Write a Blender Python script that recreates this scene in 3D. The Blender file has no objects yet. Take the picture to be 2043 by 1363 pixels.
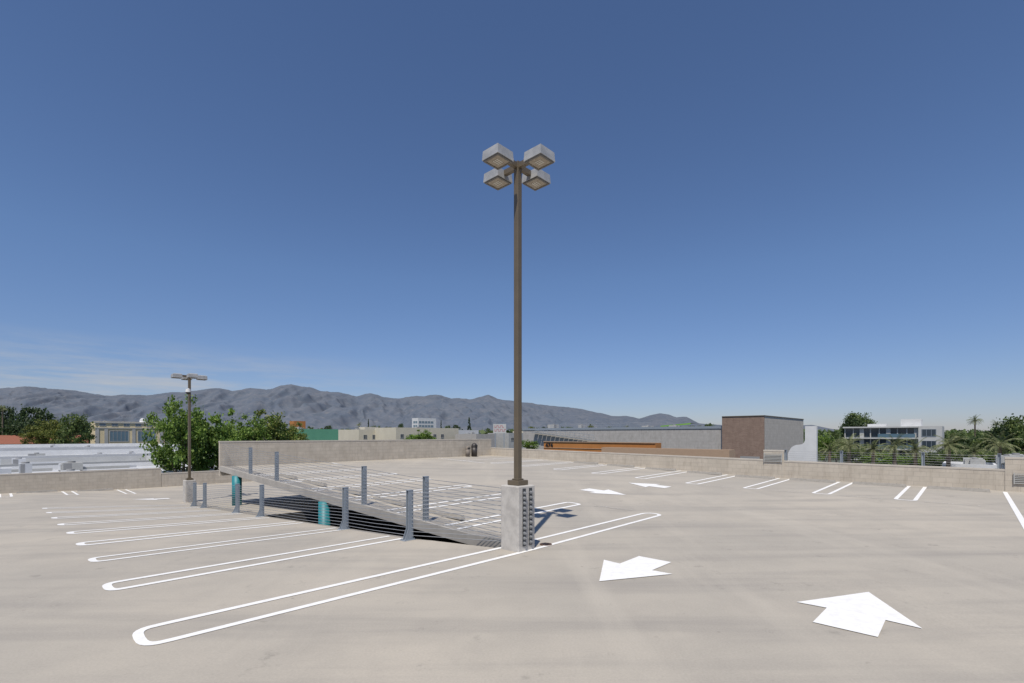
import bpy, math, random
import numpy as np
from mathutils import Vector, noise as mn
random.seed(7); rng=np.random.default_rng(7)
scene=bpy.context.scene
COL=scene.collection
# ---------------------------------------------------------------- frame
H=2.3; F=966.0; CX=1021.5; HY=868.0
n_=math.hypot(914,966)
U=(914/n_,966/n_); V=(-966/n_,914/n_)
ANG=math.atan2(966,914)
def W(u,v,z=0.0): return Vector((U[0]*u+V[0]*v, U[1]*u+V[1]*v, z))
def brg(px): return (px-CX)/F
def uv(px,D):
    X=brg(px)*D
    return (U[0]*X+U[1]*D, V[0]*X+V[1]*D)
def zy(py,D): return H-(py-HY)/F*D
def lenv(px_c,D,px_l):
    t=brg(px_l); X=brg(px_c)*D
    return (X-t*D)/(-V[0]+V[1]*t)
def lenu(px_c,D,px_r):
    t=brg(px_r); X=brg(px_c)*D
    return (t*D-X)/(U[0]-U[1]*t)

# ---------------------------------------------------------------- materials
def nt(name):
    m=bpy.data.materials.new(name); m.use_nodes=True
    t=m.node_tree; b=t.nodes['Principled BSDF']
    return m,t,b
def N(t,typ,**k):
    n=t.nodes.new(typ)
    for a,v in k.items():
        if a in n.inputs: n.inputs[a].default_value=v
        else: setattr(n,a,v)
    return n
def mixc(t,fac,a,b,mode='MIX'):
    m=t.nodes.new('ShaderNodeMix'); m.data_type='RGBA'; m.blend_type=mode
    for s,val in ((0,fac),(6,a),(7,b)):
        if hasattr(val,'is_linked'): t.links.new(val,m.inputs[s])
        elif s==0: m.inputs[0].default_value=val
        else: m.inputs[s].default_value=(*val,1) if len(val)==3 else val
    return m.outputs[2]
def ramp(t,src,p0,p1,c0=(0,0,0,1),c1=(1,1,1,1)):
    r=t.nodes.new('ShaderNodeValToRGB')
    r.color_ramp.elements[0].position=p0; r.color_ramp.elements[1].position=p1
    r.color_ramp.elements[0].color=c0; r.color_ramp.elements[1].color=c1
    t.links.new(src,r.inputs[0]); return r.outputs[0]
def noise_(t,vec,scale,detail=4,rough=.55):
    n=t.nodes.new('ShaderNodeTexNoise'); n.inputs['Scale'].default_value=scale
    n.inputs['Detail'].default_value=detail; n.inputs['Roughness'].default_value=rough
    if vec is not None: t.links.new(vec,n.inputs['Vector'])
    return n.outputs['Fac']
def coords(t,scale=None):
    c=t.nodes.new('ShaderNodeTexCoord').outputs['Object']
    if scale:
        m=t.nodes.new('ShaderNodeMapping'); m.inputs['Scale'].default_value=scale
        t.links.new(c,m.inputs['Vector']); c=m.outputs[0]
    return c
def bump(t,b,src,strength,dist=.01):
    n=t.nodes.new('ShaderNodeBump'); n.inputs['Strength'].default_value=strength; n.inputs['Distance'].default_value=dist
    t.links.new(src,n.inputs['Height']); t.links.new(n.outputs[0],b.inputs['Normal'])
def mat(name,c1,c2=None,scale=3,rough=.8,metal=0,bmp=0,scl=None,lo=.3,hi=.7):
    m,t,b=nt(name)
    b.inputs['Roughness'].default_value=rough; b.inputs['Metallic'].default_value=metal
    if c2 is None: c2=tuple(x*.82 for x in c1)
    co=coords(t,scl)
    f=noise_(t,co,scale,6,.6)
    t.links.new(mixc(t,ramp(t,f,lo,hi),c1,c2),b.inputs['Base Color'])
    if bmp: bump(t,b,noise_(t,co,scale*8,4),bmp)
    return m
def deck_mat():
    m,t,b=nt('deck_concrete'); b.inputs['Roughness'].default_value=.82
    co=coords(t)
    c=mixc(t,ramp(t,noise_(t,co,.11,5,.6),.38,.62),(.445,.40,.33),(.365,.335,.285))
    c=mixc(t,ramp(t,noise_(t,co,.7,6,.65),.45,.72,(0,0,0,1),(.6,.6,.6,1)),c,(.33,.30,.255))
    mp=t.nodes.new('ShaderNodeMapping'); mp.inputs['Rotation'].default_value=(0,0,-ANG); mp.inputs['Scale'].default_value=(.12,1.3,1)
    t.links.new(co,mp.inputs['Vector'])
    c=mixc(t,ramp(t,noise_(t,mp.outputs[0],1.0,5,.6),.48,.74,(0,0,0,1),(.75,.75,.75,1)),c,(.285,.262,.23))
    mp2=t.nodes.new('ShaderNodeMapping'); mp2.inputs['Rotation'].default_value=(0,0,-ANG); mp2.inputs['Scale'].default_value=(1.2,.14,1)
    t.links.new(co,mp2.inputs['Vector'])
    c=mixc(t,ramp(t,noise_(t,mp2.outputs[0],.8,5,.6),.53,.76,(0,0,0,1),(.45,.45,.45,1)),c,(.49,.445,.37))
    g=ramp(t,noise_(t,co,38,3,.8),.3,.7,(.9,.9,.9,1),(1.06,1.06,1.06,1))
    c=mixc(t,1.0,c,g,'MULTIPLY')
    s=ramp(t,noise_(t,co,1.7,8,.75),.60,.69,(0,0,0,1),(.65,.65,.65,1))
    c=mixc(t,s,c,(.245,.225,.192))
    vo=t.nodes.new('ShaderNodeTexVoronoi'); vo.inputs['Scale'].default_value=1.1; t.links.new(co,vo.inputs['Vector'])
    sp=ramp(t,vo.outputs['Distance'],.012,.035,(.5,.5,.5,1),(0,0,0,1))
    c=mixc(t,sp,c,(.16,.145,.125))
    t.links.new(c,b.inputs['Base Color'])
    bump(t,b,noise_(t,co,60,3,.8),.25,.004)
    return m
def block_mat(name,c1,c2,mortar,bw=.4,bh=.2,ms=.012):
    m,t,b=nt(name); b.inputs['Roughness'].default_value=.9
    co=coords(t)
    s=t.nodes.new('ShaderNodeSeparateXYZ'); t.links.new(co,s.inputs[0])
    a=N(t,'ShaderNodeMath',operation='ADD'); t.links.new(s.outputs[0],a.inputs[0]); t.links.new(s.outputs[1],a.inputs[1])
    cb=t.nodes.new('ShaderNodeCombineXYZ'); t.links.new(a.outputs[0],cb.inputs[0]); t.links.new(s.outputs[2],cb.inputs[1])
    br=t.nodes.new('ShaderNodeTexBrick'); t.links.new(cb.outputs[0],br.inputs['Vector'])
    br.inputs['Color1'].default_value=(*c1,1); br.inputs['Color2'].default_value=(*c2,1); br.inputs['Mortar'].default_value=(*mortar,1)
    br.inputs['Scale'].default_value=1; br.inputs['Brick Width'].default_value=bw; br.inputs['Row Height'].default_value=bh
    br.inputs['Mortar Size'].default_value=ms; br.inputs['Bias'].default_value=0
    g=ramp(t,noise_(t,co,1.3,6,.65),.3,.75,(1.05,1.05,1.05,1),(.82,.81,.80,1))
    c=mixc(t,1.0,br.outputs['Color'],g,'MULTIPLY')
    g2=ramp(t,noise_(t,coords(t,(2.5,2.5,.4)),2,5,.7),.5,.8,(1,1,1,1),(.76,.74,.72,1))
    c=mixc(t,1.0,c,g2,'MULTIPLY')
    t.links.new(c,b.inputs['Base Color']); bump(t,b,br.outputs['Fac'],-.25,.005)
    return m
def leaf_mat(name,c1,c2,c3):
    m,t,b=nt(name); b.inputs['Roughness'].default_value=.6
    g=t.nodes.new('ShaderNodeNewGeometry')
    r=t.nodes.new('ShaderNodeValToRGB'); e=r.color_ramp.elements
    e[0].color=(*c1,1); e[1].color=(*c3,1); x=e.new(.5); x.color=(*c2,1)
    t.links.new(g.outputs['Random Per Island'],r.inputs[0])
    f=ramp(t,noise_(t,coords(t),5,3),.35,.65,(.7,.7,.7,1),(1.2,1.2,1.2,1))
    c=mixc(t,1.0,r.outputs[0],f,'MULTIPLY')
    t.links.new(c,b.inputs['Base Color'])
    tr=t.nodes.new('ShaderNodeBsdfTranslucent'); t.links.new(c,tr.inputs[0])
    mx=t.nodes.new('ShaderNodeMixShader'); mx.inputs[0].default_value=.35
    t.links.new(b.outputs[0],mx.inputs[1]); t.links.new(tr.outputs[0],mx.inputs[2])
    t.links.new(mx.outputs[0],t.nodes['Material Output'].inputs[0])
    return m
def glass_mat(name,c,rough=.12):
    m,t,b=nt(name); b.inputs['Base Color'].default_value=(*c,1); b.inputs['Roughness'].default_value=rough
    b.inputs['Specular IOR Level'].default_value=.8
    return m
M={}
M['deck']=deck_mat()
M['paint']=mat('marking_paint',(.82,.81,.78),(.70,.68,.64),9,.6,lo=.45,hi=.85)
M['stencil']=mat('faded_stencil_paint',(.54,.52,.48),(.44,.41,.365),30,.8)
M['slab']=mat('slab_concrete',(.41,.385,.345),(.31,.29,.26),1.4,.9,bmp=.3)
M['ped']=mat('pedestal_concrete',(.50,.475,.435),(.33,.31,.285),5,.9,bmp=.5,lo=.4,hi=.75)
M['cmu']=block_mat('block_wall',(.52,.465,.385),(.475,.425,.35),(.43,.385,.32))
M['cap']=mat('wall_cap_concrete',(.52,.475,.405),(.43,.39,.335),2,.9)
M['bronze']=mat('bronze_paint',(.135,.107,.070),(.105,.083,.055),2,.45)
M['alu']=mat('weathered_aluminium',(.42,.42,.415),(.31,.315,.315),6,.55,.2,lo=.35,hi=.65)
M['lensframe']=mat('lens_frame',(.16,.15,.135),(.11,.1,.09),10,.5)
M['lens']=mat('lamp_lens',(.36,.31,.24),(.22,.18,.13),9,.25)
M['lensbar']=mat('reflector_metal',(.6,.58,.52),None,9,.3,.4)
M['steel']=mat('galvanised_steel',(.285,.32,.36),(.22,.255,.29),9,.55,.1)
M['steelhole']=mat('dark_hole',(.06,.065,.07),None,9,.8)
M['cable']=mat('steel_cable',(.34,.35,.36),None,9,.45,.4)
M['teal']=mat('teal_paint',(.015,.20,.23),(.012,.16,.185),3,.5)
M['dark']=mat('shade_dark_concrete',(.06,.057,.053),None,2,.9)  # near-black tone paints the shade below the decks into the concrete
M['rust']=mat('rusty_iron',(.16,.085,.05),(.09,.05,.03),20,.8)
M['stop']=mat('wheel_stop_concrete',(.36,.335,.295),(.27,.25,.22),8,.9)
M['white']=mat('white_plaster',(.68,.68,.67),(.58,.58,.57),.6,.8)
M['offwhite']=mat('off_white_plaster',(.50,.50,.48),(.43,.43,.415),.6,.8)
M['whiteroof']=mat('white_roofing',(.60,.61,.62),(.42,.43,.44),.25,.85)
M['greyroof']=mat('grey_roofing',(.30,.30,.30),(.22,.22,.22),.3,.9)
M['cream']=mat('cream_stucco',(.60,.55,.43),(.52,.475,.37),.3,.9)
M['yellow']=mat('yellow_stucco',(.68,.57,.36),(.60,.50,.31),.4,.9)
M['trimgrey']=mat('grey_trim',(.42,.42,.40),None,1,.8)
M['orange']=mat('orange_panel',(.46,.19,.05),(.38,.155,.04),.5,.7)
M['tan']=mat('tan_wood_band',(.44,.31,.21),(.36,.25,.165),2,.8,scl=(1,1,12))
M['greenwall']=mat('green_wall',(.13,.36,.22),(.11,.31,.19),.4,.8)
M['brick']=block_mat('brown_brick',(.27,.19,.145),(.225,.15,.115),(.27,.21,.17),.4,.14,.014)
M['greyblock']=block_mat('grey_block_wall',(.50,.465,.415),(.47,.44,.39),(.42,.39,.35),.8,.4,.016)
M['greypanel']=block_mat('grey_panel_wall',(.42,.40,.375),(.39,.375,.35),(.35,.335,.315),.9,.45,.016)
M['redtile']=mat('red_roof_tile',(.30,.11,.065),(.2,.075,.045),3,.85)
M['lime']=mat('lime_canopy',(.20,.42,.06),None,1,.6)
M['glass']=glass_mat('window_glass',(.035,.05,.065))
M['blueglass']=glass_mat('blue_glass',(.10,.17,.22))
M['black']=mat('black_paint',(.02,.02,.02),None,9,.5)
M['bin']=mat('bin_plastic',(.05,.042,.038),(.035,.03,.027),8,.5)
M['binl']=mat('bin_tan',(.22,.19,.16),(.17,.145,.12),8,.7)
M['bark']=mat('bark',(.13,.095,.065),(.07,.05,.035),4,.95,bmp=.6,scl=(1,1,.2))
M['palmbark']=mat('palm_bark',(.18,.14,.1),(.1,.075,.05),6,.95,scl=(1,1,3))
M['leaf']=leaf_mat('bright_leaves',(.075,.15,.02),(.16,.26,.04),(.26,.36,.07))
M['leafdark']=leaf_mat('dark_leaves',(.03,.058,.02),(.055,.095,.03),(.10,.14,.048))
M['leafmid']=leaf_mat('mid_leaves',(.055,.10,.024),(.11,.16,.042),(.17,.215,.06))
M['leafyel']=leaf_mat('yellow_green_leaves',(.09,.12,.022),(.17,.20,.036),(.26,.26,.06))
M['leafred']=leaf_mat('green_leaves_with_reddish_tips',(.07,.13,.02),(.15,.23,.04),(.29,.27,.08))
M['palm']=leaf_mat('palm_fronds',(.13,.165,.07),(.23,.26,.11),(.37,.37,.20))
M['city']=mat('city_ground',(.13,.13,.12),(.05,.065,.035),.02,.95)
M['pink']=mat('sign_red',(.45,.12,.14),None,3,.6)

# ---------------------------------------------------------------- mesh builder
class MB:
    def __init__(s): s.v=[]; s.f=[]; s.m=[]
    def quad(s,*p,m=0):
        i=len(s.v); s.v+= [tuple(q) for q in p]; s.f.append(tuple(range(i,i+len(p)))); s.m.append(m)
    def box(s,x0,x1,y0,y1,z0,z1,m=0,tx=0,ty=0):
        i=len(s.v)
        s.v+=[(x0,y0,z0),(x1,y0,z0),(x1,y1,z0),(x0,y1,z0),(x0+tx,y0+ty,z1),(x1-tx,y0+ty,z1),(x1-tx,y1-ty,z1),(x0+tx,y1-ty,z1)]
        for f in ((3,2,1,0),(4,5,6,7),(0,1,5,4),(1,2,6,5),(2,3,7,6),(3,0,4,7)):
            s.f.append(tuple(i+a for a in f)); s.m.append(m)
    def tube(s,p0,p1,r0,r1=None,n=8,m=0,cap=True):
        if r1 is None: r1=r0
        p0=Vector(p0); p1=Vector(p1); d=(p1-p0)
        if d.length<1e-6: return
        d.normalize(); a=d.orthogonal().normalized(); b=d.cross(a)
        i=len(s.v)
        for p,r in ((p0,r0),(p1,r1)):
            for k in range(n):
                th=2*math.pi*k/n; q=p+a*math.cos(th)*r+b*math.sin(th)*r; s.v.append(tuple(q))
        for k in range(n):
            k2=(k+1)%n; s.f.append((i+k,i+k2,i+n+k2,i+n+k)); s.m.append(m)
        if cap:
            s.f.append(tuple(i+n-1-k for k in range(n))); s.f.append(tuple(i+n+k for k in range(n))); s.m+= [m,m]
    def poly_prism(s,pts,y0,y1,m=0):
        n=len(pts); i=len(s.v)
        s.v+=[(x,y0,z) for x,z in pts]+[(x,y1,z) for x,z in pts]
        s.f.append(tuple(i+k for k in range(n))); s.f.append(tuple(i+n+n-1-k for k in range(n))); s.m+=[m,m]
        for k in range(n):
            k2=(k+1)%n; s.f.append((i+k2,i+k,i+n+k,i+n+k2)); s.m.append(m)
    def mesh(s,name,mats,smooth=False):
        me=bpy.data.meshes.new(name); me.from_pydata(s.v,[],s.f)
        if not isinstance(mats,(list,tuple)): mats=[mats]
        for mm in mats: me.materials.append(mm)
        me.polygons.foreach_set('material_index',s.m)
        if smooth: me.polygons.foreach_set('use_smooth',[len(f)<=4 for f in s.f])
        me.update(); return me
def obj(name,data,parent=None,loc=(0,0,0),rot=0,label=None,cat=None,group=None,kind=None,scale=None):
    o=bpy.data.objects.new(name,data); COL.objects.link(o)
    o.location=loc; o.rotation_euler=(0,0,rot)
    if scale is not None: o.scale=scale if hasattr(scale,'__len__') else (scale,)*3
    if parent: o.parent=parent
    if label: o['label']=label
    if cat: o['category']=cat
    if group: o['group']=group
    if kind: o['kind']=kind
    return o
def bev(o,w=.01,seg=2):
    b=o.modifiers.new('bevel','BEVEL'); b.width=w; b.segments=seg; b.limit_method='ANGLE'
    return o

# ---------------------------------------------------------------- deck heights
def itp(x,xs,ys):
    return float(np.interp(x,xs,ys))
def zL(u,v):
    a=itp(v,[8.5,11,30,42,60],[0,-.03,-.80,-1.2,-1.25])
    b=itp(v,[8.5,9.5,30,36,42],[0,-.03,-1.25,-1.4,-1.42])
    f=min(max((u-1)/5.3,0),1); return a+(b-a)*f
def zR(u,v):
    a=itp(v,[8.4,9.0,26.7],[0,.02,.74])
    b=itp(v,[-2,8,16,26.7],[.2,.24,.5,.74])
    f=min(max((u-7.4)/18.5,0),1); return a+(b-a)*f
UB=25.9; VB=26.7
def uedge(v): return itp(v,[6.9,8.4,9.0,60],[6.97,6.5,6.35,6.35])
def zdeck(u,v):
    if v<=6.9: return zR(u,v) if u>7.4 else 0
    if u>=7.39 and v<=VB: return zR(u,v)
    return zL(u,v)
def grid(mb,uf0,uf1,v0,v1,zf,nu,nv,dz=0):
    i=len(mb.v)
    for a in range(nv+1):
        v=v0+(v1-v0)*a/nv
        ua,ub=uf0(v),uf1(v)
        for k in range(nu+1):
            u=ua+(ub-ua)*k/nu; mb.v.append(tuple(W(u,v,zf(u,v)+dz)))
    for a in range(nv):
        for k in range(nu):
            q=i+a*(nu+1)+k; mb.f.append((q,q+1,q+nu+2,q+nu+1)); mb.m.append(0)
c_=lambda x:(lambda v:x)
mb=MB()
grid(mb,c_(-25),c_(7.4),-25,6.9,lambda u,v:0,65,64)
grid(mb,c_(7.4),c_(UB),-25,6.9,zR,37,64)
grid(mb,c_(-25),uedge,6.9,18,zL,90,111)
grid(mb,c_(-25),uedge,18,42,zL,90,60)
grid(mb,c_(7.4),c_(UB),6.9,VB,zR,37,66)
obj('parking_deck',mb.mesh('parking_deck',M['deck']),kind='structure',label='pale grey concrete rooftop parking deck with a ramp')
mb=MB()
grid(mb,c_(6.35),c_(32),18,42,zL,40,48)
obj('lower_deck',mb.mesh('lower_deck',M['deck']),kind='structure',label='lower concrete parking level passing under the ramp')
# slab edges and soffits
mb=MB()
T=.21
vs=[6.9+(VB-6.9)*k/40 for k in range(41)]
for a,b in zip(vs[:-1],vs[1:]):
    za,zb=zR(7.4,a),zR(7.4,b)
    mb.quad(W(7.38,a,za-T),W(7.38,b,zb-T),W(7.38,b,zb+.04),W(7.38,a,za+.04))
    mb.quad(W(7.38,a,za+.04),W(7.38,b,zb+.04),W(7.52,b,zb+.04),W(7.52,a,za+.04))
    mb.quad(W(7.52,a,za+.04),W(7.52,b,zb+.04),W(7.52,b,zb-.01),W(7.52,a,za-.01))
    z2a,z2b=zR(UB,a),zR(UB,b)
    mb.quad(W(7.38,a,za-T),W(7.38,b,zb-T),W(UB,b,z2b-T),W(UB,a,z2a-T))
zz=zR(7.4,VB); mb.quad(W(7.4,VB,zz),W(UB,VB,zz),W(UB,VB,zz-T),W(7.4,VB,zz-T))
obj('ramp_slab_edge',mb.mesh('ramp_slab_edge',M['slab']),kind='structure',label='concrete slab edge and kerb of the ramp')
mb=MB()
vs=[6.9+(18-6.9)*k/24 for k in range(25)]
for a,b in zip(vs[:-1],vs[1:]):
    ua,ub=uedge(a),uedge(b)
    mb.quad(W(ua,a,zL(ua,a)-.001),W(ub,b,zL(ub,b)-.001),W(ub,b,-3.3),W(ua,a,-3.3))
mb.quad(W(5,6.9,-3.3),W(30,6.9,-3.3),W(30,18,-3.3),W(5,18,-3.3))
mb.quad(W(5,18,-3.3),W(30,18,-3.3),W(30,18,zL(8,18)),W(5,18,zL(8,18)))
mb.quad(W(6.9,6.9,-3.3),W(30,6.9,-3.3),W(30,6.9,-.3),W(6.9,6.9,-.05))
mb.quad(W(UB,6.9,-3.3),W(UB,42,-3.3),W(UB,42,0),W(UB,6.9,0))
obj('shade_painted_gap',mb.mesh('shade_painted_gap',M['dark']),kind='structure',label='concrete void between the two parking decks with its shade painted dark')  # lining of the gap between decks, its shade carried by the dark colour
mb=MB()
for (a,b) in (((UB+.2,-25),(UB+.2,VB)),((-25,42.2),(32,42.2)),((32,42.2),(32,VB))):
    mb.quad(W(*a,-10),W(*b,-10),W(*b,-1.5 if b[1]>30 else .2),W(*a,-1.5 if a[1]>30 else .2))
obj('deck_outer_face',mb.mesh('deck_outer_face',M['slab']),kind='structure')

# ---------------------------------------------------------------- painted markings
DZ=.007
def strip_pts(mb,path,w,dz=DZ):
    L=[];R=[]
    n=len(path)
    for i,(u,v) in enumerate(path):
        a=path[max(i-1,0)]; b=path[min(i+1,n-1)]
        dx,dy=b[0]-a[0],b[1]-a[1]; l=math.hypot(dx,dy) or 1
        nx,ny=-dy/l*w/2,dx/l*w/2
        L.append((u+nx,v+ny)); R.append((u-nx,v-ny))
    for i in range(n-1):
        q=[L[i],R[i],R[i+1],L[i+1]]
        mb.quad(*[W(x,y,zdeck(x,y)+dz) for x,y in q])
def dens(p,q,st=.3):
    n=max(1,int(math.hypot(q[0]-p[0],q[1]-p[1])/st))
    return [(p[0]+(q[0]-p[0])*k/n,p[1]+(q[1]-p[1])*k/n) for k in range(n+1)]
def hairpin(p,q,width=.5,w=.115,round_p=True,round_q=False,wq=None,ep=.6):
    dx,dy=q[0]-p[0],q[1]-p[1]; l=math.hypot(dx,dy); dx/=l;dy/=l; nx,ny=-dy,dx; r=width/2; rq=(wq or width)/2
    def off(pt,s,t=0): return (pt[0]+nx*s+dx*t,pt[1]+ny*s+dy*t)
    def se(x): return math.copysign(abs(x)**ep,x)
    a0=off(p,r,r*.8); a1=off(q,rq,-rq if round_q else 0)
    b1=off(q,-rq,-rq if round_q else 0); b0=off(p,-r,r*.8)
    path=dens(a1,a0)
    for k in range(1,12):
        th=math.pi*k/12; path.append(off(p,r*se(math.cos(th)),r*.8-r*.8*se(math.sin(th))))
    path+=dens(b0,b1)
    mb=MB(); strip_pts(mb,path,w)
    if round_q:
        pq=[a1]
        for k in range(1,12):
            th=math.pi*k/12; pq.append(off(q,rq*math.cos(th),-rq+rq*math.sin(th)))
        pq.append(b1); strip_pts(mb,pq,w)
    return obj('parking_stall_line',mb.mesh('parking_stall_line',M['paint']),kind='structure',label='white hairpin parking stall line painted on concrete',group='painted parking stall lines')
hairpin((1.08,6.82),(12.75,6.5),.62,.105,True,True,.5)
for v,us in ((9.5,1.12),(12.1,1.2),(14.7,1.25),(17.3,1.27),(19.9,1.25),(22.5,1.25),(25.1,1.25),(27.7,1.25)):
    hairpin((us,v),(6.2,v),.52,.15 if v>14 else .115)
for v in (9.25,11.85,14.4,17.0,19.6,22.2):
    hairpin((12.7,v),(7.6,v),.5)
for v in (1.56,3.95,6.36,8.75,11.2,13.65,16.1,18.6,21.0):
    hairpin((20.5,v),(25.5,v),.5)
for u in (-5.2,-2.5,.2,2.9,5.6):
    hairpin((u,37.9),(u,41.5),.45)
def line(p,q,w=.1):
    mb=MB(); strip_pts(mb,dens(p,q),w)
    obj('parking_stall_line',mb.mesh('parking_stall_line',M['paint']),kind='structure',label='straight white parking line painted on concrete',group='painted parking stall lines')
line((25.4,-.93),(15.5,-.97),.12); line((20.2,21.4),(20.4,26.2)); line((20.2,23.6),(25.3,23.6)); line((12.7,24.4),(12.9,26.2));line((7.8,24.6),(12.7,24.6))
def arrow(u,v,dirn,s=1.0):
    d={'+u':(1,0),'-u':(-1,0),'+v':(0,1),'-v':(0,-1)}[dirn]; nx,ny=-d[1],d[0]
    P=lambda a,b:(u-d[0]*a*s+nx*b*s, v-d[1]*a*s+ny*b*s)
    mb=MB(); wq=lambda q:W(q[0],q[1],zdeck(*q)+DZ+.003)
    mb.quad(*[wq(P(*q)) for q in ((0,0),(1.16,.66),(1.13,.31),(1.82,.33),(1.82,-.31),(1.13,-.31),(1.16,-.66))])
    obj('painted_arrow',mb.mesh('painted_arrow',M['paint']),kind='structure',label='broad white traffic direction arrow painted on concrete',group='painted traffic arrows')
arrow(8.66,1.07,'+u'); arrow(6.45,4.22,'-u'); arrow(15.5,9.0,'-v'); arrow(18.6,10.7,'+v'); arrow(4.9,33.2,'-u',.95)
def stencil(u,v,rot):
    cu=bpy.data.curves.new('stall_stencil','FONT'); cu.body='COMPACT'; cu.size=.24; cu.align_x='CENTER'; cu.space_character=1.25
    to=bpy.data.objects.new('tmp',cu); COL.objects.link(to)
    dg=bpy.context.evaluated_depsgraph_get(); me=bpy.data.meshes.new_from_object(to.evaluated_get(dg)); bpy.data.objects.remove(to)
    me.materials.clear(); me.materials.append(M['stencil'])
    for vtx in me.vertices:
        c,s=math.cos(rot),math.sin(rot); x=vtx.co.x*c-vtx.co.y*s; y=vtx.co.x*s+vtx.co.y*c
        w0=W(u,v); X,Y=w0.x+x,w0.y+y; uu=U[0]*X+U[1]*Y; vv=V[0]*X+V[1]*Y
        vtx.co=(x,y,zdeck(uu,vv)-zdeck(u,v))
    obj('stall_stencil',me,loc=W(u,v,zdeck(u,v)+.01),kind='structure',label='faded stencilled lettering on a parking stall',group='faded stall stencils')
stencil(12.9,7.9,ANG+math.pi/2)
for v in (.4,2.75,5.2,7.6): stencil(20.3,v,ANG-math.pi/2)

mb=MB(); mb.tube((0,0,0),(0,0,.012),.13,n=24)
for k in range(-3,4): mb.box(-.09,.09,k*.028-.006,k*.028+.006,.012,.016,m=1)
obj('floor_drain',mb.mesh('floor_drain',[M['rust'],M['black']]),loc=W(7.85,6.45,.006),rot=ANG,label='rusty round drain cover set in the concrete deck',cat='drain')

mb=MB(); mb.box(-.9,.9,-.075,.075,0,.11,tx=.03,ty=.03); mb.box(-.6,-.56,-.02,.02,.11,.115,m=1); mb.box(.56,.6,-.02,.02,.11,.115,m=1)
stopm=mb.mesh('wheel_stop',[M['stop'],M['steelhole']])
def stop(u,v,r):
    o=obj('wheel_stop',stopm,loc=W(u,v,zdeck(u,v)),rot=ANG+r,label='low grey concrete wheel stop on the parking deck',cat='wheel stop',group='concrete wheel stops')
for v in (.35,2.75,5.15,7.55,10,12.4,14.9,17.35): stop(25.0,v,math.pi/2)
for v in (10.5,13.1,15.7,18.3,20.9): stop(8.3,v,math.pi/2)
for u in (-3.9,-1.15,1.55,4.25): stop(u,41.2,0)

# ---------------------------------------------------------------- parapet walls
def wall(name,label,u0,v0,u1,v1,zb0,zb1,zt0,zt1,th=.2,caph=.0):
    L=math.hypot(u1-u0,v1-v0); r=math.atan2(v1-v0,u1-u0)
    e=obj(name,None,loc=W(u0,v0,0),rot=ANG+r,label=label,cat='wall')
    mb=MB()
    n=max(1,int(L/2))
    for k in range(n):
        a,b=k/n,(k+1)/n
        za0,za1=zb0+(zb1-zb0)*a,zb0+(zb1-zb0)*b; t0,t1=zt0+(zt1-zt0)*a,zt0+(zt1-zt0)*b
        x0,x1=a*L,b*L
        mb.quad((x0,0,za0),(x1,0,za1),(x1,0,t1),(x0,0,t0)); mb.quad((x0,th,za0),(x0,th,t0),(x1,th,t1),(x1,th,za1))
        if k==0: mb.quad((0,0,za0),(0,0,t0),(0,th,t0),(0,th,za0))
        if k==n-1: mb.quad((L,0,za1),(L,th,za1),(L,th,t1),(L,0,t1))
    obj('block_courses',mb.mesh('block_courses',M['cmu']),e)
    mb=MB(); o=.012
    mb.v+=[(-o,-o,zt0),(L+o,-o,zt1),(L+o,th+o,zt1),(-o,th+o,zt0),(-o,-o,zt0+.07),(L+o,-o,zt1+.07),(L+o,th+o,zt1+.07),(-o,th+o,zt0+.07)]
    for f in ((3,2,1,0),(4,5,6,7),(0,1,5,4),(1,2,6,5),(2,3,7,6),(3,0,4,7)): mb.f.append(f); mb.m.append(0)
    obj('coping',mb.mesh('coping',M['cap']),e)
    return e
wall('parapet_wall','tan concrete block parapet wall at the top of the ramp',7.4,VB,UB,VB,.3,.6,1.93,1.93)
wall('parapet_wall','long low tan block parapet wall beside the parking stalls',UB,26.7,UB,7.4,.4,0,1.27,1.03)
wall('parapet_wall','taller tan block pier in the parapet wall',UB-.02,7.4,UB-.02,6.5,0,0,1.5,1.5,.24)
wall('parapet_wall','low tan block parapet wall topped by cable railing',UB,6.5,UB,-.95,-.1,-.1,1.0,.95)
wall('parapet_wall','taller tan block wall section with metal louvre',UB-.02,-.95,UB-.02,-14,-.1,-.1,1.40,1.40,.24)
wall('parapet_wall','tan concrete block parapet wall around the lower deck',-25,42,7.9,42,-1.8,-1.9,-.08,-.12)
wall('parapet_wall','lower tan block wall section beside the tree',7.92,42,32,42,-1.9,-1.9,-.5,-.5)
def louvre(u,v,z,w,h,label):
    mb=MB()
    n=6
    for k in range(n): mb.box(0,w,-.03,.0,z+k*h/n,z+k*h/n+h/n*.45)
    mb.box(-.03,0,-.035,0,z-.02,z+h); mb.box(w,w+.03,-.035,0,z-.02,z+h)
    obj('louvre_panel',mb.mesh('louvre_panel',M['trimgrey']),loc=W(u,v,0),rot=ANG-math.pi/2,label=label,cat='louvre')
louvre(UB-.045,7.35,1.0,.75,.42,'grey metal louvre on the block pier')
louvre(UB-.045,-1.2,.5,.9,.4,'grey metal louvre fixed to the block wall')
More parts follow.
